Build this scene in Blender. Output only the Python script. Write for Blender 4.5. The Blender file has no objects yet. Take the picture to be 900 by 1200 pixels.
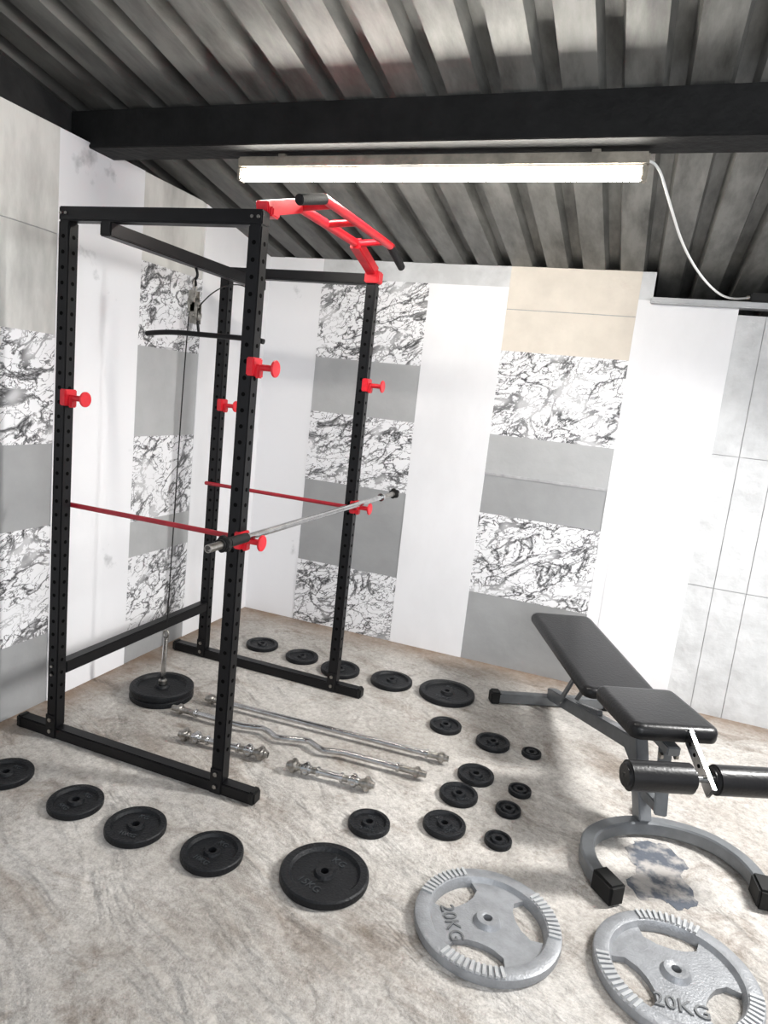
import bpy, bmesh, math, random
from mathutils import Vector, Matrix
random.seed(4)
COL=bpy.context.scene.collection
sc=bpy.context.scene
# ------------------------------------------------------------------ materials
def nodes(m):
    m.use_nodes=True; nt=m.node_tree; return nt, nt.nodes, nt.links, nt.nodes["Principled BSDF"]
def mat(name,col,rough=.5,metal=0,var=0.0,vscale=8,bump=0.0,bscale=60,col2=None,coat=0,detail=6,vlo=.35,vhi=.65,spec=.5,stretch=(1,1,1)):
    m=bpy.data.materials.new(name); nt,N,L,b=nodes(m)
    b.inputs["Roughness"].default_value=rough; b.inputs["Metallic"].default_value=metal
    b.inputs["Coat Weight"].default_value=coat; b.inputs["Specular IOR Level"].default_value=spec
    tc=N.new("ShaderNodeTexCoord"); mp=N.new("ShaderNodeMapping"); mp.inputs["Scale"].default_value=stretch
    L.new(tc.outputs["Object"],mp.inputs["Vector"])
    n=N.new("ShaderNodeTexNoise"); n.inputs["Scale"].default_value=vscale; n.inputs["Detail"].default_value=detail; n.inputs["Roughness"].default_value=.6
    L.new(mp.outputs["Vector"],n.inputs["Vector"])
    r=N.new("ShaderNodeValToRGB"); e=r.color_ramp.elements
    c2=col2 or tuple(c*(1-var) for c in col)
    e[0].position=vlo; e[0].color=(*c2,1); e[1].position=vhi; e[1].color=(*col,1)
    L.new(n.outputs["Fac"],r.inputs["Fac"]); L.new(r.outputs["Color"],b.inputs["Base Color"])
    if bump:
        n2=N.new("ShaderNodeTexNoise"); n2.inputs["Scale"].default_value=bscale; n2.inputs["Detail"].default_value=4
        L.new(mp.outputs["Vector"],n2.inputs["Vector"])
        bp=N.new("ShaderNodeBump"); bp.inputs["Strength"].default_value=bump; bp.inputs["Distance"].default_value=.01
        L.new(n2.outputs["Fac"],bp.inputs["Height"]); L.new(bp.outputs["Normal"],b.inputs["Normal"])
    return m
M={}
M['black']=mat("black_powder_coat",(.004,.004,.005),.42,0,.3,20,.05,300,spec=.28)
M['hole']=mat("hole_dark",(.001,.001,.001),.9,spec=.1)
M['red']=mat("red_powder_coat",(.66,.010,.022),.38,0,.25,20)
M['dkred']=mat("red_safety_paint",(.36,.010,.022),.42,0,.25,20)
M['chrome']=mat("chrome",(.58,.58,.58),.18,1,.3,30)
M['steel']=mat("worn_steel",(.46,.44,.41),.3,1,.5,40)
M['iron']=mat("black_cast_iron",(.005,.006,.008),.45,0,.4,30,.35,120,spec=.28)
M['iron_txt']=mat("black_iron_lettering",(.025,.029,.033),.4)
M['silver']=mat("grey_painted_iron",(.29,.30,.315),.42,.3,.22,25,.2,150)
M['silver_lt']=mat("worn_grip_edges",(.48,.49,.50),.42,.3,.2,25)
M['silver_txt']=mat("grey_iron_lettering",(.13,.135,.14),.5,.2)
M['vinyl']=mat("black_vinyl",(.006,.006,.007),.36,0,.3,15,.12,90,coat=.08,spec=.32)
M['frame']=mat("grey_bench_paint",(.18,.19,.20),.35,.45,.2,20)
M['rubber']=mat("black_rubber",(.007,.007,.007),.6,spec=.3)
M['foam']=mat("black_foam",(.008,.008,.009),.7,bump=.2,bscale=200,spec=.3)
M['white']=mat("white_cladding",(.80,.80,.82),.36,0,.08,2.5,.5,4,stretch=(1,1,.6))
M['whitest']=mat("white_cladding_smudged",(.80,.80,.82),.36,0,.08,3.1,.5,4,col2=(.30,.31,.32),vlo=.26,vhi=.38)
M['white2']=mat("foam_board_white",(.62,.63,.64),.42,0,.22,6,1.0,11)
M['dirty']=mat("foam_board_stained",(.64,.635,.61),.5,0,.60,1.9,.7,12,detail=8,stretch=(1,1,.35),vlo=.33,vhi=.54)
M['beige']=mat("foam_board_cream",(.70,.64,.56),.55,0,.12,5,.7,12)
M['grey']=mat("grey_foil_panel",(.33,.335,.34),.42,0,.12,4,.5,8)
M['lightgrey']=mat("light_grey_panel",(.43,.435,.44),.42,0,.12,4,.6,8)
M['seam']=mat("panel_seam",(.44,.44,.45),.7,0,.3,20)
M['pvc']=mat("white_fixture",(.30,.27,.22),.5,0,.5,12)
M['cable']=mat("white_cable",(.75,.75,.73),.5)
M['beam']=mat("dark_beam",(.013,.013,.013),.7,.1,.5,7,.4,30,spec=.25)
M['dark']=mat("dark_masonry",(.03,.03,.03),.9,0,.5,6,.5,20)
M['wood']=mat("wood_block",(.45,.30,.18),.7,0,.3,20)
M['cap']=mat("ledge_sheet",(.45,.46,.47),.4,.1,.2,6,.3,12)
M['patch']=mat("tar_patch",(.34,.325,.31),.9,0,.3,13,.5,60,col2=(.09,.10,.12),vlo=.44,vhi=.60,spec=.15)
def tube_mat():
    m=bpy.data.materials.new("lit_tube"); nt,N,L,b=nodes(m)
    b.inputs["Base Color"].default_value=(1,1,1,1)
    b.inputs["Emission Color"].default_value=(1,.955,.88,1); b.inputs["Emission Strength"].default_value=70
    return m
M['tube']=tube_mat()
def marble():
    m=bpy.data.materials.new("marble_print_panel"); nt,N,L,b=nodes(m)
    b.inputs["Roughness"].default_value=.36
    tc=N.new("ShaderNodeTexCoord"); mp0=N.new("ShaderNodeMapping"); mp=N.new("ShaderNodeMapping")
    mp0.inputs["Rotation"].default_value=(math.radians(-24),math.radians(24),0); mp.inputs["Scale"].default_value=(1,1,1.8)
    L.new(tc.outputs["Object"],mp0.inputs["Vector"]); L.new(mp0.outputs["Vector"],mp.inputs["Vector"])
    prev=None
    for sc_,w,dist,off,rg in ((3.2,.028,1.1,0,.54),(6.0,.019,1.3,7,.55),(13,.013,.6,3,.5)):
        n=N.new("ShaderNodeTexNoise"); n.noise_dimensions='4D'; n.inputs["W"].default_value=off
        n.inputs["Scale"].default_value=sc_; n.inputs["Detail"].default_value=6; n.inputs["Roughness"].default_value=rg; n.inputs["Distortion"].default_value=dist
        L.new(mp.outputs["Vector"],n.inputs["Vector"])
        s=N.new("ShaderNodeMath"); s.operation='SUBTRACT'; s.inputs[1].default_value=.5; L.new(n.outputs["Fac"],s.inputs[0])
        a=N.new("ShaderNodeMath"); a.operation='ABSOLUTE'; L.new(s.outputs[0],a.inputs[0])
        r=N.new("ShaderNodeMapRange"); r.inputs["From Min"].default_value=0.0; r.inputs["From Max"].default_value=w
        L.new(a.outputs[0],r.inputs["Value"])
        if prev is None: prev=r.outputs["Result"]
        else:
            mn=N.new("ShaderNodeMath"); mn.operation='MULTIPLY'; L.new(prev,mn.inputs[0]); L.new(r.outputs["Result"],mn.inputs[1]); prev=mn.outputs[0]
    cl=N.new("ShaderNodeTexNoise"); cl.inputs["Scale"].default_value=4.0; L.new(mp.outputs["Vector"],cl.inputs["Vector"])
    mr=N.new("ShaderNodeMapRange"); mr.inputs["From Min"].default_value=.50; mr.inputs["From Max"].default_value=.66; mr.inputs["To Max"].default_value=.7
    L.new(cl.outputs["Fac"],mr.inputs["Value"])
    mx2=N.new("ShaderNodeMath"); mx2.operation='MAXIMUM'; L.new(prev,mx2.inputs[0]); L.new(mr.outputs["Result"],mx2.inputs[1])
    cr=N.new("ShaderNodeValToRGB"); cr.color_ramp.elements[0].color=(.015,.015,.017,1); cr.color_ramp.elements[1].color=(.80,.80,.82,1)
    cr.color_ramp.elements.new(.5).color=(.34,.34,.35,1)
    L.new(mx2.outputs[0],cr.inputs["Fac"]); L.new(cr.outputs["Color"],b.inputs["Base Color"])
    n2=N.new("ShaderNodeTexNoise"); n2.inputs["Scale"].default_value=8; L.new(tc.outputs["Object"],n2.inputs["Vector"])
    bp=N.new("ShaderNodeBump"); bp.inputs["Strength"].default_value=.3; bp.inputs["Distance"].default_value=.01
    L.new(n2.outputs["Fac"],bp.inputs["Height"]); L.new(bp.outputs["Normal"],b.inputs["Normal"])
    return m
M['marble']=marble()
def floor_mat():
    m=bpy.data.materials.new("worn_carpet_floor"); nt,N,L,b=nodes(m)
    b.inputs["Roughness"].default_value=.9; b.inputs["Specular IOR Level"].default_value=.2
    tc=N.new("ShaderNodeTexCoord")
    def noise(s,d,r=.6,dist=0,scale=(1,1,1),rot=0):
        mp=N.new("ShaderNodeMapping"); mp.vector_type='TEXTURE'; mp.inputs["Rotation"].default_value=(0,0,rot); mp.inputs["Scale"].default_value=tuple(1/q for q in scale); L.new(tc.outputs["Object"],mp.inputs["Vector"])
        n=N.new("ShaderNodeTexNoise"); n.inputs["Scale"].default_value=s; n.inputs["Detail"].default_value=d; n.inputs["Roughness"].default_value=r; n.inputs["Distortion"].default_value=dist
        L.new(mp.outputs["Vector"],n.inputs["Vector"]); return n
    def ramp(src,p0,c0,p1,c1):
        r=N.new("ShaderNodeValToRGB"); e=r.color_ramp.elements
        e[0].position=p0; e[0].color=(*c0,1); e[1].position=p1; e[1].color=(*c1,1); L.new(src,r.inputs["Fac"]); return r.outputs["Color"]
    def mul(a,b_,f,mode='MULTIPLY'):
        mx=N.new("ShaderNodeMix"); mx.data_type='RGBA'; mx.blend_type=mode
        if isinstance(f,float): mx.inputs["Factor"].default_value=f
        else: L.new(f,mx.inputs["Factor"])
        L.new(a,mx.inputs["A"])
        if isinstance(b_,tuple): mx.inputs["B"].default_value=(*b_,1)
        else: L.new(b_,mx.inputs["B"])
        return mx.outputs["Result"]
    c=ramp(noise(1.6,9,.68).outputs["Fac"],.34,(.39,.365,.335),.60,(.61,.585,.555))
    c=mul(c,ramp(noise(38,8,.75).outputs["Fac"],.3,(.52,.51,.50),.58,(1,1,1)),.85)
    c=mul(c,ramp(noise(120,4,.7).outputs["Fac"],.3,(.72,.72,.72),.55,(1,1,1)),.8)
    c=mul(c,ramp(noise(4.5,7,.72,.8).outputs["Fac"],.32,(.54,.49,.45),.46,(1,1,1)),.85)
    c=mul(c,ramp(noise(1.1,6,.6,.5,(1,4,1),math.radians(-20)).outputs["Fac"],.30,(.58,.52,.47),.46,(1,1,1)),.8)
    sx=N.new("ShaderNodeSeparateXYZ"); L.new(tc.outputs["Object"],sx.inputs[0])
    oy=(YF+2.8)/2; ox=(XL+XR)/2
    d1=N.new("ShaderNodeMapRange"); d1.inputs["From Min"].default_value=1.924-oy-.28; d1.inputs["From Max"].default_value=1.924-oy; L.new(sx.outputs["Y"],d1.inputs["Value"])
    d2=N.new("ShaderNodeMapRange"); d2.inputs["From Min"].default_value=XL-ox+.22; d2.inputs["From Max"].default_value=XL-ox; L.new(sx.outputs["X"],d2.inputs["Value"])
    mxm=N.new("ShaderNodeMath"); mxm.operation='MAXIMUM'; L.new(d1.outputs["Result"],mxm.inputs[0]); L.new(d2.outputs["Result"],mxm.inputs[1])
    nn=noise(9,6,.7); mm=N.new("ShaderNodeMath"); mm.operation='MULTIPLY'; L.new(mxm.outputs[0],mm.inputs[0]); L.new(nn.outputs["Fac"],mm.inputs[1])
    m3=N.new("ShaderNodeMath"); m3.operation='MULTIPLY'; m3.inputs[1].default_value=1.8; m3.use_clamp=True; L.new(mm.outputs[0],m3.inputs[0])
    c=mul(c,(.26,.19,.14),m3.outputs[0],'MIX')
    L.new(c,b.inputs["Base Color"])
    n2=noise(150,4); n3=noise(2.6,3,.5,.8,(1,2.4,1),math.radians(-25))
    ad=N.new("ShaderNodeMath"); ad.operation='MULTIPLY_ADD'; ad.inputs[1].default_value=12
    L.new(n3.outputs["Fac"],ad.inputs[0]); L.new(n2.outputs["Fac"],ad.inputs[2])
    bp=N.new("ShaderNodeBump"); bp.inputs["Strength"].default_value=.75; bp.inputs["Distance"].default_value=.008
    L.new(ad.outputs[0],bp.inputs["Height"]); L.new(bp.outputs["Normal"],b.inputs["Normal"])
    return m
YB=1.924; XL=-.2725; XR=4.2; YF=-3.2
M['floor']=floor_mat()
def roof_mat():
    m=bpy.data.materials.new("corrugated_metal"); nt,N,L,b=nodes(m)
    b.inputs["Roughness"].default_value=.55; b.inputs["Metallic"].default_value=.1
    tc=N.new("ShaderNodeTexCoord"); mp=N.new("ShaderNodeMapping"); mp.inputs["Scale"].default_value=(6,1.2,6)
    L.new(tc.outputs["Object"],mp.inputs["Vector"])
    n=N.new("ShaderNodeTexNoise"); n.inputs["Scale"].default_value=1.8; n.inputs["Detail"].default_value=8; n.inputs["Roughness"].default_value=.65
    L.new(mp.outputs["Vector"],n.inputs["Vector"])
    r=N.new("ShaderNodeValToRGB"); e=r.color_ramp.elements
    e[0].position=.3; e[0].color=(.06,.06,.055,1); e[1].position=.62; e[1].color=(.20,.20,.188,1)
    L.new(n.outputs["Fac"],r.inputs["Fac"])
    # base colour gets darker toward the left eave
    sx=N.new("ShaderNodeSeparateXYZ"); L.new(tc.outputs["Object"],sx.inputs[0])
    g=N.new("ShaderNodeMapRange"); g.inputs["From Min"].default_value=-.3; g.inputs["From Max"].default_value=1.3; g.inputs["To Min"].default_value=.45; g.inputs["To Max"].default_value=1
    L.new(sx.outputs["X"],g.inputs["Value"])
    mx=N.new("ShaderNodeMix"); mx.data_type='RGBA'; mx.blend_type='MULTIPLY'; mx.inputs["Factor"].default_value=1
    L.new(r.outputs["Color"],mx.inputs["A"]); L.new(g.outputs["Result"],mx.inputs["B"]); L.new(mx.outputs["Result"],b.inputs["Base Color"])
    return m
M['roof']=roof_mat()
# ------------------------------------------------------------------ helpers
def empty(name,loc=(0,0,0)):
    o=bpy.data.objects.new(name,None); o.empty_display_size=.1; o.location=loc; COL.objects.link(o); return o
def link(name,me,mt,parent,smooth=False,ang=None):
    o=bpy.data.objects.new(name,me); COL.objects.link(o)
    if mt is not None: me.materials.append(M[mt])
    if smooth:
        me.polygons.foreach_set("use_smooth",[True]*len(me.polygons))
        me.set_sharp_from_angle(angle=math.radians(ang or 35))
    if parent:
        o.parent=parent; o.matrix_parent_inverse=Matrix.Translation(-parent.location)
    return o
def from_bm(name,bm,mt,parent=None,smooth=False):
    bmesh.ops.recalc_face_normals(bm,faces=bm.faces[:])
    me=bpy.data.meshes.new(name); bm.to_mesh(me); bm.free(); return link(name,me,mt,parent,smooth)
def frame(d,up=Vector((0,0,1))):
    z=d.normalized(); 
    if abs(z.dot(up))>.98: up=Vector((0,1,0))
    x=up.cross(z).normalized(); y=z.cross(x)
    return Matrix((x,y,z)).transposed()
def box(name,c,s,mt,parent=None,bev=.003,rot=None):
    bm=bmesh.new(); bmesh.ops.create_cube(bm,size=1)
    bmesh.ops.scale(bm,vec=s,verts=bm.verts)
    if bev: bmesh.ops.bevel(bm,geom=bm.edges[:],offset=min(bev,min(s)*.45),segments=2,affect='EDGES')
    if rot is not None: bmesh.ops.rotate(bm,matrix=rot,verts=bm.verts)
    o=from_bm(name,bm,mt,None,True)
    if parent is None: o.location=c
    else:
        o.data.transform(Matrix.Translation(Vector(c))); o.parent=parent; o.matrix_parent_inverse=Matrix.Translation(-parent.location)
    return o
def bar(name,p,q,w,h,mt,parent,bev=.004):
    p=Vector(p);q=Vector(q); return box(name,(p+q)/2,(w,h,(q-p).length),mt,parent,bev,frame(q-p))
def cyl(name,p,q,r,mt,parent,seg=24,bev=0,r2=None):
    p=Vector(p);q=Vector(q); bm=bmesh.new()
    bmesh.ops.create_cone(bm,cap_ends=True,segments=seg,radius1=r,radius2=r if r2 is None else r2,depth=(q-p).length)
    if bev:
        ed=[e for e in bm.edges if any(len(f.verts)>4 for f in e.link_faces)]
        bmesh.ops.bevel(bm,geom=ed,offset=bev,segments=3,affect='EDGES')
    bmesh.ops.rotate(bm,matrix=frame(q-p),verts=bm.verts); bmesh.ops.translate(bm,vec=(p+q)/2,verts=bm.verts)
    return from_bm(name,bm,mt,parent,True)
def wire(name,pts,r,mt,parent,smooth=True,res=6):
    cu=bpy.data.curves.new(name,'CURVE'); cu.dimensions='3D'; cu.bevel_depth=r; cu.bevel_resolution=res; cu.use_fill_caps=True; cu.resolution_u=10
    if smooth:
        sp=cu.splines.new('NURBS'); sp.points.add(len(pts)-1)
        for a,b in zip(sp.points,pts): a.co=(*b,1)
        sp.use_endpoint_u=True; sp.order_u=3
    else:
        sp=cu.splines.new('POLY'); sp.points.add(len(pts)-1)
        for a,b in zip(sp.points,pts): a.co=(*b,1)
    t=bpy.data.objects.new("tmp",cu); COL.objects.link(t)
    me=bpy.data.meshes.new_from_object(t.evaluated_get(bpy.context.evaluated_depsgraph_get()))
    bpy.data.objects.remove(t); return link(name,me,mt,parent,True,50)
def lathe_bm(prof,seg=64):
    bm=bmesh.new(); n=len(prof); rings=[]
    for i in range(seg):
        a=2*math.pi*i/seg; rings.append([bm.verts.new((r*math.cos(a),r*math.sin(a),z)) for r,z in prof])
    for i in range(seg):
        A=rings[i];B=rings[(i+1)%seg]
        for j in range(n):
            k=(j+1)%n; bm.faces.new((A[j],B[j],B[k],A[k]))
    return bm
def text_mesh(name,s,size,ext,mt,parent,loc,ang):
    cu=bpy.data.curves.new(name,'FONT'); cu.body=s; cu.size=size; cu.extrude=ext; cu.align_x='CENTER'; cu.align_y='CENTER'; cu.resolution_u=3
    t=bpy.data.objects.new("tmp",cu); COL.objects.link(t)
    me=bpy.data.meshes.new_from_object(t.evaluated_get(bpy.context.evaluated_depsgraph_get()))
    bpy.data.objects.remove(t)
    me.transform(Matrix.Translation(Vector(loc))@Matrix.Rotation(ang,4,'Z'))
    return link(name,me,mt,parent)
# ------------------------------------------------------------------ camera
cam=bpy.data.cameras.new("camera"); cam.sensor_fit='HORIZONTAL'; cam.sensor_width=36; cam.lens=36*798.61/900; cam.clip_start=.05
co=bpy.data.objects.new("camera",cam); COL.objects.link(co)
R=Matrix.Rotation(.3344,4,'Z')@Matrix.Rotation(math.pi/2-.1698,4,'X')@Matrix.Rotation(.1080,4,'Z')
co.matrix_world=Matrix.Translation((2.0662,-2.0739,1.5498))@R
sc.camera=co
# ------------------------------------------------------------------ room
SL=.17; Z0=2.335
def roofz(y): return Z0+SL*(YB-y)
box("floor",((XL+XR)/2,(YF+2.8)/2,-.05),(XR-XL+.2,2.8-YF,.1),'floor',None,0)
def boards(z0,z1,mt,n,pr=.004):
    out=[];h=(z1-z0)/n
    for i in range(n):
        out.append((z0+i*h,z0+(i+1)*h-(.004 if i<n-1 else 0),mt,pr+(.002 if i%2 else 0)))
        if i<n-1: out.append((z0+(i+1)*h-.004,z0+(i+1)*h,'seam',0))
    return out
def cellwall(name,cols,P,depth):
    bm=bmesh.new(); mats=[]
    for u0,u1,rows in cols:
        for z0,z1,mt,pr in rows:
            if mt not in mats: mats.append(mt)
            vs=[bm.verts.new(P(u,d,z)) for d in (pr,-depth) for u,z in ((u0,z0),(u1,z0),(u1,z1),(u0,z1))]
            for f in ((0,1,2,3),(7,6,5,4),(0,4,5,1),(1,5,6,2),(2,6,7,3),(3,7,4,0)):
                bm.faces.new([vs[i] for i in f]).material_index=mats.index(mt)
    bmesh.ops.recalc_face_normals(bm,faces=bm.faces[:])
    me=bpy.data.meshes.new(name); bm.to_mesh(me); bm.free()
    o=link(name,me,None,None)
    for mt in mats: me.materials.append(M[mt])
    return o
ZT=2.335
cellwall("wall_back",[
 (XL-.1,.11,[(0,ZT,'whitest',0)]),
 (.11,.81,[(0,.42,'marble',.004),(.42,.96,'grey',.002),(.96,1.40,'marble',.004),(1.40,1.74,'lightgrey',.002),(1.74,2.22,'marble',.004),(2.22,ZT,'white2',0)]),
 (.81,1.28,[(0,2.22,'white',.006),(2.22,ZT,'white2',0)]),
 (1.28,1.98,[(0,.43,'grey',.002),(.43,.92,'marble',.004),(.92,1.15,'grey',.002),(1.15,1.165,'seam',.006),(1.165,1.39,'lightgrey',.004),(1.39,1.87,'marble',.004)]+boards(1.87,ZT,'beige',2,.002)),
 (1.98,2.05,[(0,2.19,'white',.006),(2.19,ZT,'white2',0)]),
 (2.05,2.47,[(0,2.17,'white',.008)]),
 (2.47,2.60,boards(0,2.14,'white2',3)),(2.60,2.604,[(0,2.14,'seam',0)]),(2.604,2.76,boards(0,2.14,'white2',3)),(2.76,2.764,[(0,2.14,'seam',0)]),(2.764,3.1,boards(0,2.14,'white2',3)),
 (3.1,XR,[(0,2.12,'white',.006)]),
],lambda u,d,z:(u,YB-d,z),.10)
ZL=2.46
rowsL=[(0,.33,'grey',.002),(.33,.83,'marble',.004),(.83,1.19,'grey',.002),(1.19,1.65,'marble',.004)]+boards(1.65,ZL,'dirty',2)
cellwall("wall_left",[
 (YF,-1.3,[(0,ZL,'white',.006)]),
 (-1.3,-.8,rowsL),(-.8,-.3,[(0,ZL,'white',.006)]),
 (-.3,.21,rowsL),
 (.21,.72,[(0,ZL,'whitest',.006)]),
 (.72,1.22,[(0,.10,'grey',.002),(.10,.58,'marble',.004),(.58,.77,'lightgrey',.002),(.77,1.21,'marble',.004),(1.21,1.66,'lightgrey',.002),(1.66,2.06,'marble',.004),(2.06,ZL,'dirty',0)]),
 (1.22,YB,[(0,2.0,'white',.006),(2.0,ZL,'white',.006)]),
],lambda u,d,z:(XL+d,u,min(z,roofz(u)+.005)),.10)
box("wall_right",(XR+.05,(YF+2.8)/2,1.6),(.1,2.8-YF,3.2),'white',None,0)
box("wall_outer_back",((XL+XR)/2,2.85,1.1),(XR-XL+.4,.1,2.2),'dark',None,0)
box("wall_outer_left",(XL-.16,(YF+2.8)/2,1.6),(.1,2.8-YF,3.2),'dark',None,0)
box("trim_ledge",(3.12,1.91,2.185),(2.16,.09,.03),'cap',None,.006)
# corrugated roof
bm=bmesh.new(); prof=[]; x=XL-.2; pitch=.195; dep=.055
while x<XR+.2:
    prof+=[(x,0),(x+.112,0),(x+.127,dep),(x+.180,dep)]; x+=pitch
ys=[YF,-1.5,0,1.2,YB,2.85]; rows=[[bm.verts.new((px,y,roofz(y)+pz)) for px,pz in prof] for y in ys]
for a,b in zip(rows,rows[1:]):
    for i in range(len(prof)-1): bm.faces.new((a[i],a[i+1],b[i+1],b[i]))
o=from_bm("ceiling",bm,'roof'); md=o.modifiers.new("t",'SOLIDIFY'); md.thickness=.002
# beam
bm_=empty("ceiling_beam",(2,.42,2.45))
zt=roofz(.42)-.004; zb=2.442
box("web",((XL-.1+XR)/2,.41,(zb+zt)/2),(XR-XL+.1,.08,zt-zb),'beam',bm_,.004)
box("flange_bottom",((XL-.1+XR)/2,.44,zb+.003),(XR-XL+.1,.15,.016),'beam',bm_,.003)
# fluorescent fixture
fl=empty("fluorescent_light",(1.19,.46,2.39))
box("housing",(1.195,.47,2.400),(1.56,.062,.044),'pvc',fl,.006)
for i,xx in enumerate((.6,1.8)): box("hanger_%d"%(i+1),(xx,.47,2.43),(.03,.02,.03),'pvc',fl,.002)
for i,xx in enumerate((.425,1.965)):
    box("socket_%d"%(i+1),(xx,.46,2.356),(.020,.044,.048),'pvc',fl,.005)
cyl("tube",(.435,.46,2.354),(1.955,.46,2.354),.020,'tube',fl,24)
wire("power_cable",[(1.97,.47,2.40),(2.00,.48,2.40),(2.05,.55,2.31),(2.13,.75,2.19),(2.25,1.05,2.12),(2.38,1.45,2.13),(2.5,1.86,2.22)],.0045,'cable',fl)
jb=empty("junction_box",(2.55,1.9,2.21)); box("body",(2.55,1.885,2.222),(.09,.05,.045),'rubber',jb,.006); cyl("gland",(2.49,1.885,2.222),(2.51,1.885,2.222),.01,'pvc',jb)
# ------------------------------------------------------------------ power rack
D=.803; W=1.048; H=2.1
rk=empty("power_rack",(D/2,W/2,0))
def bolt(n,p,d,r=.009):
    p=Vector(p);d=Vector(d); cyl(n,p,p+d*.007,r,'steel',rk,6,.001)
k=0
for j,y in enumerate((0,W)):
    box("base_rail_%d"%(j+1),(.39,y,.026),(1.12,.05,.048),'black',rk,.004)
    for e,xx in enumerate((-.175,.955)):
        box("foot_cap_%d_%d"%(j+1,e+1),(xx,y,.027),(.03,.056,.054),'rubber',rk,.008)
    box("top_beam_%d"%(j+1),(D/2,y,H-.025),(D+.05,.05,.05),'black',rk,.004)
    for i,x in enumerate((0,D)):
        k+=1
        box("upright_%d"%k,(x,y,(H-.05+.05)/2),(.05,.05,H-.1),'black',rk,.004)
        box("foot_bracket_%d"%k,(x,y-.027,.055),(.05,.006,.10),'black',rk,.002)
        for b in range(2): bolt("bolt_%d_%d"%(k,b),(x,y-.03,.035+.05*b),(0,-1,0))
        for b in range(2): bolt("bolt_top_%d_%d"%(k,b),(x+(-.012 if b else .012),y-.025,H-.025),(0,-1,0),.006)
        bm=bmesh.new()
        for h in range(34):
            z=.18+h*.055
            for nrm in (Vector((0,-1,0)),Vector((1,0,0)),Vector((-1,0,0))):
                m4=Matrix.Translation(Vector((x,y,z))+nrm*.0253)@frame(nrm).to_4x4()
                bmesh.ops.create_cone(bm,cap_ends=True,segments=12,radius1=.0075,radius2=.0075,depth=.001,matrix=m4)
        from_bm("holes_%d"%k,bm,'hole',rk)
    yy=y+(.036 if j==0 else -.036)
    cyl("safety_bar_%d"%(j+1),(-.03,yy,.985),(D+.05,yy,.985),.010,'dkred',rk,16,.002)
box("rear_crossmember",(0,W/2,.30),(.05,W-.05,.05),'black',rk,.004)
for i,y in enumerate((0,W)): 
    for b in (-1,1): bolt("cross_bolt_%d_%d"%(i,b),(0,y-.026,.30+b*.018),(0,-1,0),.006)
box("lat_boom",(.19,W/2,H-.075),(.05,W+.05,.05),'black',rk,.004)
def jhook(n,x,y,z):
    box("jhook_sleeve_%s"%n,(x+.020,y,z),(.030,.060,.062),'red',rk,.004)
    box("jhook_tab_%s"%n,(x+.040,y,z-.014),(.018,.030,.045),'red',rk,.004)
    cyl("jhook_peg_%s"%n,(x+.03,y,z),(x+.10,y,z),.011,'red',rk,16)
    cyl("jhook_disc_%s"%n,(x+.098,y,z),(x+.106,y,z),.029,'red',rk,32,.002)
jhook("a",0,0,1.41); jhook("b",D,0,1.595); jhook("c",0,W,1.405); jhook("d",D,W,1.585)
jhook("e",D,0,.99); jhook("f",D,W,.985)
# pull-up station (red, multi grip)
box("pullup_bracket_1",(D+.006,.045,H+.005),(.06,.05,.03),'red',rk,.005)
box("pullup_bracket_2",(D+.005,W-.01,H-.015),(.072,.062,.055),'red',rk,.005)
bar("pullup_arm_1",(D,.01,H+.01),(D,.25,H+.085),.048,.048,'red',rk)
bar("pullup_arm_2",(D,W-.01,H+.01),(D,W-.25,H+.085),.048,.048,'red',rk)
cyl("pullup_bar_inner",(D,.23,H+.085),(D,W-.23,H+.085),.018,'red',rk,20)
OX,OZ=.935,2.195
cyl("pullup_bar_outer",(OX,.19,OZ),(OX,W-.15,OZ),.0165,'red',rk,20)
for i,y in enumerate((.27,.50,W-.24)):
    cyl("pullup_link_%d"%(i+1),(D,y,H+.085),(OX,y,OZ),.014,'red',rk,16)
cyl("pullup_grip_1",(OX,.20,OZ),(OX-.02,.05,OZ-.045),.018,'foam',rk,20,.003)
cyl("pullup_grip_2",(OX,W-.17,OZ),(OX-.02,W+.06,OZ-.045),.018,'foam',rk,20,.003)
# lat pulley
PX,PY=.185,W/2
wire("boom_hook",[(PX,PY,H-.10),(PX+.02,PY,H-.13),(PX-.015,PY,H-.16),(PX+.012,PY,H-.18),(PX,PY,H-.15)],.006,'black',rk)
for i in range(4):
    z=1.935-i*.024; pts=[]
    for a in range(16):
        t=2*math.pi*a/16; cx=.009*math.cos(t); cz=.016*math.sin(t)
        pts.append((PX+(cx if i%2 else 0),PY+(0 if i%2 else cx),z+cz))
    wire("chain_link_%d"%(i+1),pts+[pts[0]],.003,'steel',rk,False,3)
for i,(dx,z) in enumerate(((0,1.85),(.012,1.80))):
    cyl("pulley_wheel_%d"%(i+1),(PX+dx,PY-.012,z),(PX+dx,PY+.012,z),.028,'steel',rk,28,.004)
    for s in (-1,1): box("pulley_plate_%d_%d"%(i+1,s+1),(PX+dx,PY+s*.016,z+.01),(.036,.003,.09),'steel',rk,.001)
    bolt("pulley_axle_%d"%(i+1),(PX+dx,PY-.018,z),(0,-1,0),.007)
wire("pulley_cable",[(PX-.02,PY,1.85),(.155,PY,1.6),(.145,PY+.002,1.0),(.135,PY+.004,.36)],.0028,'rubber',rk)
wire("boom_cable",[(.19,W-.12,H-.11),(.19,W-.2,2.0),(.20,PY+.1,1.92),(PX+.03,PY,1.84)],.0028,'rubber',rk)
cyl("lat_bar_hanger",(PX+.02,PY,1.80),(PX+.035,PY,1.725),.006,'black',rk,12)
wire("lat_bar",[(-.04,PY-.02,1.705),(.0,PY-.02,1.712),(.10,PY-.01,1.722),(.22,PY,1.722),(.36,PY,1.722),(.50,PY+.01,1.722),(.54,PY+.01,1.715)],.0115,'black',rk)
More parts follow.
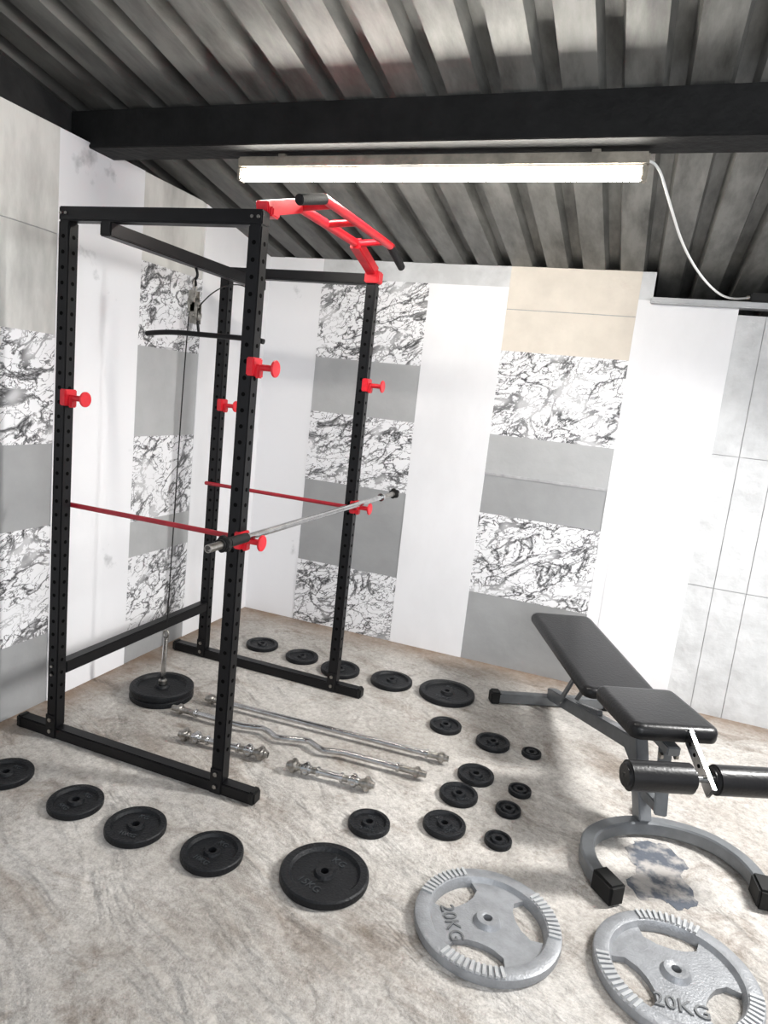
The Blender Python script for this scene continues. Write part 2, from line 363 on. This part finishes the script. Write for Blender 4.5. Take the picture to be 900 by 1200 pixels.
cyl("loading_pin",(.125,.53,.005),(.132,.53,.30),.0115,'chrome',rk,18)
wire("pin_ring",[(.132+.014*math.cos(a*math.pi/6),.53,.318+.018*math.sin(a*math.pi/6)) for a in range(13)],.004,'steel',rk,False,3)
cyl("pin_collar",(.127,.53,.062),(.127,.53,.085),.02,'steel',rk,18,.003)
# ------------------------------------------------------------------ barbell on the hooks
def collar(par,n,c,d,r=.026,mt='rubber'):
    c=Vector(c);d=Vector(d).normalized()
    cyl(n+"_body",c-d*.012,c+d*.012,r,mt,par,10,.003)
    cyl(n+"_hub",c-d*.022,c+d*.022,r*.68,mt,par,18,.002)
    F=frame(d)
    for a in range(5):
        t=a*2*math.pi/5; o=F@Vector((math.cos(t),math.sin(t),0)); cyl(n+"_lug_%d"%a,c+o*r*.6-d*.008,c+o*r*.6+d*.008,r*.55,mt,par,12,.002)
bx,bz=.872,1.014
bb=empty("barbell",(bx,.64,bz))
cyl("shaft",(bx,-.28,bz),(bx,1.56,bz),.0125,'chrome',bb,24,.002)
for i,(y0,y1) in enumerate(((-.28,-.10),(1.30,1.56))):
    cyl("threaded_sleeve_%d"%(i+1),(bx,y0,bz),(bx,y1,bz),.0135,'steel',bb,20)
collar(bb,"spinlock_1",(bx,-.19,bz),(0,1,0)); collar(bb,"spinlock_2",(bx,1.50,bz),(0,1,0))
cyl("grip_sleeve_1",(bx,-.165,bz),(bx,-.05,bz),.017,'rubber',bb,20,.003)
cyl("inner_stop_2",(bx,1.285,bz),(bx,1.30,bz),.021,'chrome',bb,20,.002)
# ------------------------------------------------------------------ bars on the floor
def floor_bar(name,p,q,mid=None,c=.10,r=.0125,z=.031,cr=.022,dbl=False):
    p=Vector((*p,z));q=Vector((*q,z)); d=(q-p).normalized(); e=empty(name,(p+q)/2)
    if mid: wire("shaft",[tuple(p)]+[tuple(p+(q-p)*t+Vector((-d.y,d.x,0))*o) for t,o in mid]+[tuple(q)],r,'chrome',e,False)
    else: cyl("shaft",p,q,r,'chrome',e,20,.002)
    for i,(a,s) in enumerate(((p,1),(q,-1))):
        cyl("thread_%d"%(i+1),a,a+d*s*c*1.3,r*1.08,'steel',e,18)
        collar(e,"star_collar_%d"%(i+1),a+d*s*c*(.30 if dbl else .45),d,cr,'steel')
        if dbl: collar(e,"star_collar_inner_%d"%(i+1),a+d*s*c*.85,d,cr*.9,'chrome')
        cyl("stop_%d"%(i+1),a+d*s*c*1.3,a+d*s*(c*1.3+.012),.020,'chrome',e,18,.002)
    return e
floor_bar("long_weight_bar",(.35,.57),(1.54,.64),c=.07,r=.012)
floor_bar("ez_curl_bar",(.28,.41),(1.49,.47),mid=[(.30,0),(.34,.012),(.37,.024),(.40,.010),(.44,-.018),(.47,-.012),(.5,.0),(.53,.012),(.56,.018),(.60,-.010),(.63,-.024),(.66,-.012),(.70,0)],c=.09)
floor_bar("dumbbell_bar",(.45,.23),(.86,.27),z=.032,cr=.027,dbl=True)
floor_bar("dumbbell_bar",(.96,.25),(1.33,.285),z=.032,cr=.027,dbl=True)
# ------------------------------------------------------------------ plates
def plate(x,y,d,z=0):
    R_=d/2; t=.016+.045*d; rh=.0135
    e=empty("weight_plate",(x,y,z))
    pr=[(rh,.001),(rh,t*.95),(rh+.004,t),(max(.20*R_,rh+.012),t),(max(.24*R_,rh+.016),t*.62),(.74*R_,t*.62),(.80*R_,t),(.955*R_,t),(.99*R_,t*.85),(R_,t*.5),(.99*R_,t*.12),(.96*R_,0)]
    bm=lathe_bm(pr,64); bmesh.ops.translate(bm,vec=(x,y,z),verts=bm.verts)
    from_bm("disc",bm,'iron',e,True)
    if d>.13 and z==0:
        a=random.uniform(-.4,.9)
        lab={.29:"15KG",.30:"15KG",.31:"15KG",.23:"10KG",.22:"10KG",.205:"10KG",.19:"5KG",.16:"2.5KG",.155:"2.5KG"}.get(d,"5KG")
        for s in (1,-1):
            dr=Vector((-math.sin(a),math.cos(a)))*s*.49*R_
            text_mesh("lettering_%d"%(1 if s>0 else 2),lab if s<0 else "KG",.26*R_,.0012,'iron_txt',e,(x+dr.x,y+dr.y,z+t*.62+.001),a)
    return e
for x,y,d in ((.08,-.31,.19),(.42,-.32,.19),(.69,-.33,.205),(.99,-.32,.205),(1.36,-.24,.29),(1.39,.08,.155),(1.64,.21,.16),(1.84,.22,.10),(1.64,.43,.155),(1.84,.43,.10),(1.86,.59,.095),(1.67,.61,.155),(1.68,.93,.16),(1.86,.93,.09),(1.44,.97,.155),(1.35,1.33,.30),(1.04,1.31,.23),(.74,1.29,.22),(.48,1.33,.19),(.20,1.36,.19)):
    plate(x,y,d)
plate(.125,.53,.30,0.0); plate(.125,.53,.30,.031)
def grip_plate(x,y,d,a0,ta):
    R_=d/2; t=.034; rh=.014; e=empty("grip_weight_plate",(x,y,0))
    pr=[(rh,.001),(rh,t*1.0),(rh+.003,t*1.05),(.15*R_,t*1.05),(.19*R_,t*.6),(.23*R_,t*.6),(.76*R_,t*.5),(.80*R_,t*.95),(.83*R_,t),(.96*R_,t),(.99*R_,t*.88),(R_,t*.5),(.99*R_,t*.12),(.96*R_,0)]
    bm=lathe_bm(pr,96); bmesh.ops.recalc_face_normals(bm,faces=bm.faces[:])
    me=bpy.data.meshes.new("disc"); bm.to_mesh(me); bm.free()
    o=bpy.data.objects.new("tmpdisc",me); COL.objects.link(o)
    cut=[]
    for i in range(3):
        a=a0+i*2*math.pi/3
        out=[]
        hw=.52
        for k in range(13):
            t_=-hw+2*hw*k/12; out.append((.765*R_*math.cos(t_),.765*R_*math.sin(t_)))
        out+=[(.60*R_*math.cos(.58),.60*R_*math.sin(.58)),(.46*R_*math.cos(.38),.46*R_*math.sin(.38)),(.41*R_,.04*R_),(.41*R_,-.04*R_),(.46*R_*math.cos(.38),-.46*R_*math.sin(.38)),(.60*R_*math.cos(.58),-.60*R_*math.sin(.58))]
        b2=bmesh.new(); lo=[b2.verts.new((p[0],p[1],-.05)) for p in out]; hi=[b2.verts.new((p[0],p[1],.08)) for p in out]
        n=len(out); b2.faces.new(lo); b2.faces.new(hi)
        for k in range(n): b2.faces.new((lo[k],lo[(k+1)%n],hi[(k+1)%n],hi[k]))
        bmesh.ops.rotate(b2,cent=(0,0,0),matrix=Matrix.Rotation(a,3,'Z'),verts=b2.verts)
        bmesh.ops.recalc_face_normals(b2,faces=b2.faces[:])
        m2=bpy.data.meshes.new("c"); b2.to_mesh(m2); b2.free()
        c=bpy.data.objects.new("c",m2); COL.objects.link(c); cut.append(c)
        md=o.modifiers.new("b",'BOOLEAN'); md.operation='DIFFERENCE'; md.object=c; md.solver='EXACT'
    me2=bpy.data.meshes.new_from_object(o.evaluated_get(bpy.context.evaluated_depsgraph_get()))
    for c in cut+[o]: bpy.data.objects.remove(c)
    me2.transform(Matrix.Translation((x,y,0))); me2.materials.clear(); link("disc",me2,'silver',e,True,40)
    bm=bmesh.new()
    for i in range(3):
        for k in range(-5,6):
            a=a0+i*2*math.pi/3+k*.085
            m4=Matrix.Translation((x,y,t))@Matrix.Rotation(a,4,'Z')@Matrix.Translation((.895*R_,0,0))@Matrix.Diagonal((.16*R_,.009,.010,1))
            bmesh.ops.create_cube(bm,size=1,matrix=m4)
    from_bm("grip_ribs",bm,'silver_lt',e)
    dr=Vector((math.cos(ta),math.sin(ta)))*.50*R_
    text_mesh("lettering",'20KG',.27*R_,.002,'silver_txt',e,(x+dr.x,y+dr.y,t*.60),ta+math.pi/2)
g=math.radians
grip_plate(1.885,-.20,.445,g(149),g(209)); grip_plate(2.42,-.14,.46,g(215),g(275))
# ------------------------------------------------------------------ bench
bn=empty("adjustable_weight_bench",(2.2,.8,0))
def B(t,s,z): return Vector((2.228+t*.42+s*.908,.761-t*.908+s*.42,z))
def pad(name,t0,z0,t1,z1,w0,w1,th,r=.045):
    o=B(t0,0,z0); e=B(t1,0,z1); U=(e-o).normalized(); Ln=(e-o).length; S=Vector((.908,.42,0)).normalized(); Nn=S.cross(U)
    if Nn.z<0: Nn=-Nn
    def outline(ins):
        pts=[]
        for cu,cs,a0,w in ((Ln-r,1,0,w1),(r,1,90,w0),(r,-1,180,w0),(Ln-r,-1,270,w1)):
            for k in range(7):
                a=math.radians(a0+k*15); rr=r-ins
                pts.append((cu+rr*math.cos(a),cs*(w-r)+rr*math.sin(a)))
        return pts
    bm=bmesh.new(); L_=[]
    for ins,dz in ((.02,-th),(.004,-th+.006),(0,-th+.018),(0,-.02),(.006,-.008),(.018,-.001),(.03,0)):
        L_.append([bm.verts.new(o+U*u+S*s+Nn*dz) for u,s in outline(ins)])
    n=len(L_[0])
    for a,b in zip(L_,L_[1:]):
        for k in range(n): bm.faces.new((a[k],a[(k+1)%n],b[(k+1)%n],b[k]))
    bm.faces.new(L_[0]); bm.faces.new(L_[-1])
    return from_bm(name,bm,'vinyl',bn,True)
pad("backrest",-.90,.505,-.07,.44,.165,.165,.05)
pad("seat",0,.50,.365,.508,.165,.165,.062,.04)
bar("seat_plate",B(.04,0,.432),B(.32,0,.434),.20,.012,'frame',bn) 
bar("rear_foot_bar",B(-.84,-.30,.035),B(-.84,.30,.035),.05,.05,'frame',bn)
bar("rear_foot_cap_1",B(-.84,-.335,.035),B(-.84,-.28,.035),.062,.066,'rubber',bn,.008)
bar("rear_foot_cap_2",B(-.84,.335,.035),B(-.84,.28,.035),.062,.066,'rubber',bn,.008)
bar("spine",B(-.84,0,.07),B(.10,0,.30),.05,.06,'frame',bn)
bar("back_support_rail",B(-.80,0,.435),B(-.02,0,.385),.045,.03,'frame',bn)
bar("back_strut_1",B(-.62,-.04,.13),B(-.42,-.04,.41),.012,.03,'frame',bn)
bar("back_strut_2",B(-.62,.04,.13),B(-.42,.04,.41),.012,.03,'frame',bn)
bar("ladder",B(-.5,0,.17),B(-.25,0,.25),.03,.03,'frame',bn)
bar("front_post",B(.06,0,.43),B(.24,0,.06),.05,.06,'frame',bn)
bar("seat_rail",B(.02,0,.408),B(.36,0,.412),.05,.035,'frame',bn)
bar("front_brace",B(.03,-.0,.28),B(.24,0,.19),.04,.04,'frame',bn)
bar("leg_tube",B(.30,0,.40),B(.33,.01,.15),.045,.045,'frame',bn)
bar("leg_tube_link",B(.22,0,.17),B(.34,.01,.17),.04,.04,'frame',bn)
for s in (-1,1): cyl("pivot_bolt_%d"%(s+1),B(.33,s*.024,.38),B(.33,s*.034,.38),.013,'steel',bn,6)
bar("adjuster_plate",B(.36,.035,.49),B(.555,.035,.375),.014,.055,'chrome',bn,.002)
for i in range(4): cyl("adjuster_hole_%d"%i,B(.40+.035*i,.0265,.466-.0207*i),B(.40+.035*i,.0435,.466-.0207*i),.007,'hole',bn,12)
cyl("roller_axle",B(.51,-.25,.40),B(.51,.27,.40),.012,'chrome',bn,18)
cyl("leg_roller_1",B(.51,-.25,.40),B(.51,-.01,.40),.05,'vinyl',bn,36,.012)
cyl("leg_roller_2",B(.51,.055,.40),B(.51,.29,.40),.05,'vinyl',bn,36,.012)
arc=[(.60,-.265),(.52,-.29),(.42,-.285),(.32,-.23),(.255,-.12),(.235,.0),(.255,.12),(.32,.23),(.42,.285),(.52,.29),(.60,.265)]
def cat(P,n=6):
    o=[]
    for i in range(len(P)-1):
        p0=P[max(i-1,0)];p1=P[i];p2=P[i+1];p3=P[min(i+2,len(P)-1)]
        for k in range(n):
            t=k/n; o.append(tuple(.5*((2*b)+(-a+c)*t+(2*a-5*b+4*c-d)*t*t+(-a+3*b-3*c+d)*t**3) for a,b,c,d in zip(p0,p1,p2,p3)))
    o.append(P[-1]); return o
pts=[B(t,s,0) for t,s in cat(arc)]
bm=bmesh.new(); rg=[]
for i,p in enumerate(pts):
    d=(pts[min(i+1,len(pts)-1)]-pts[max(i-1,0)]).normalized(); n_=Vector((-d.y,d.x,0)); w=.025
    rg.append([bm.verts.new(p+n_*a+Vector((0,0,b))) for a,b in ((-w,.016),(-w+.006,.01),(w-.006,.01),(w,.016),(w,.058),(w-.006,.064),(-w+.006,.064),(-w,.058))])
for a,b in zip(rg,rg[1:]):
    for k in range(8): bm.faces.new((a[k],a[(k+1)%8],b[(k+1)%8],b[k]))
bm.faces.new(rg[0]); bm.faces.new(rg[-1]); from_bm("front_base",bm,'frame',bn,True)
for i,s in enumerate((-1,1)): bar("front_foot_cap_%d"%(i+1),B(.53,s*.289,.038),B(.625,s*.26,.038),.062,.074,'rubber',bn,.008)
wb=empty("wood_block",(2.34,.70,.0)); box("block",(2.34,.70,.02),(.05,.05,.038),'wood',wb,.003)
# torn dark patch of floor covering under the bench
bm=bmesh.new()
vs=[(2.27,.42),(2.33,.50),(2.42,.52),(2.50,.44),(2.47,.36),(2.52,.24),(2.45,.17),(2.38,.20),(2.33,.16),(2.29,.24),(2.32,.33)]
vs=[(a[0]*(1-t)+b[0]*t+random.uniform(-.010,.010),a[1]*(1-t)+b[1]*t+random.uniform(-.010,.010)) for a,b in zip(vs,vs[1:]+vs[:1]) for t in (0,.2,.4,.6,.8)]
n=len(vs)
lo=[bm.verts.new((x,y,0)) for x,y in vs]; hi=[bm.verts.new((x,y,.0015)) for x,y in vs]
bm.faces.new(hi); bm.faces.new(lo)
for i in range(n): bm.faces.new((lo[i],lo[(i+1)%n],hi[(i+1)%n],hi[i]))
from_bm("torn_floor_patch",bm,'patch')
# ------------------------------------------------------------------ light
w=bpy.data.worlds.new("world"); sc.world=w; w.use_nodes=True
w.node_tree.nodes["Background"].inputs[0].default_value=(.86,.93,1,1); w.node_tree.nodes["Background"].inputs[1].default_value=.6
def area(name,loc,tgt,sx,sy,e,c,spread=180):
    l=bpy.data.lights.new(name,'AREA'); l.shape='RECTANGLE'; l.size=sx; l.size_y=sy; l.energy=e; l.color=c; l.spread=math.radians(spread)
    o=bpy.data.objects.new(name,l); COL.objects.link(o); o.location=loc
    o.rotation_euler=(Vector(tgt)-Vector(loc)).to_track_quat('-Z','Y').to_euler(); return o
area("fill_light",(3.4,-2.9,1.7),(1.2,.8,.5),1.6,1.6,56,(.95,.97,1))  # unseen area light added as soft fill, behind and right of the camera
area("strip_lamp_light",(3.55,.85,2.0),(1.9,.55,0),.2,.7,48,(1,.985,.96),125)
sc.view_settings.view_transform='Standard'; sc.view_settings.look='None'; sc.view_settings.exposure=.38
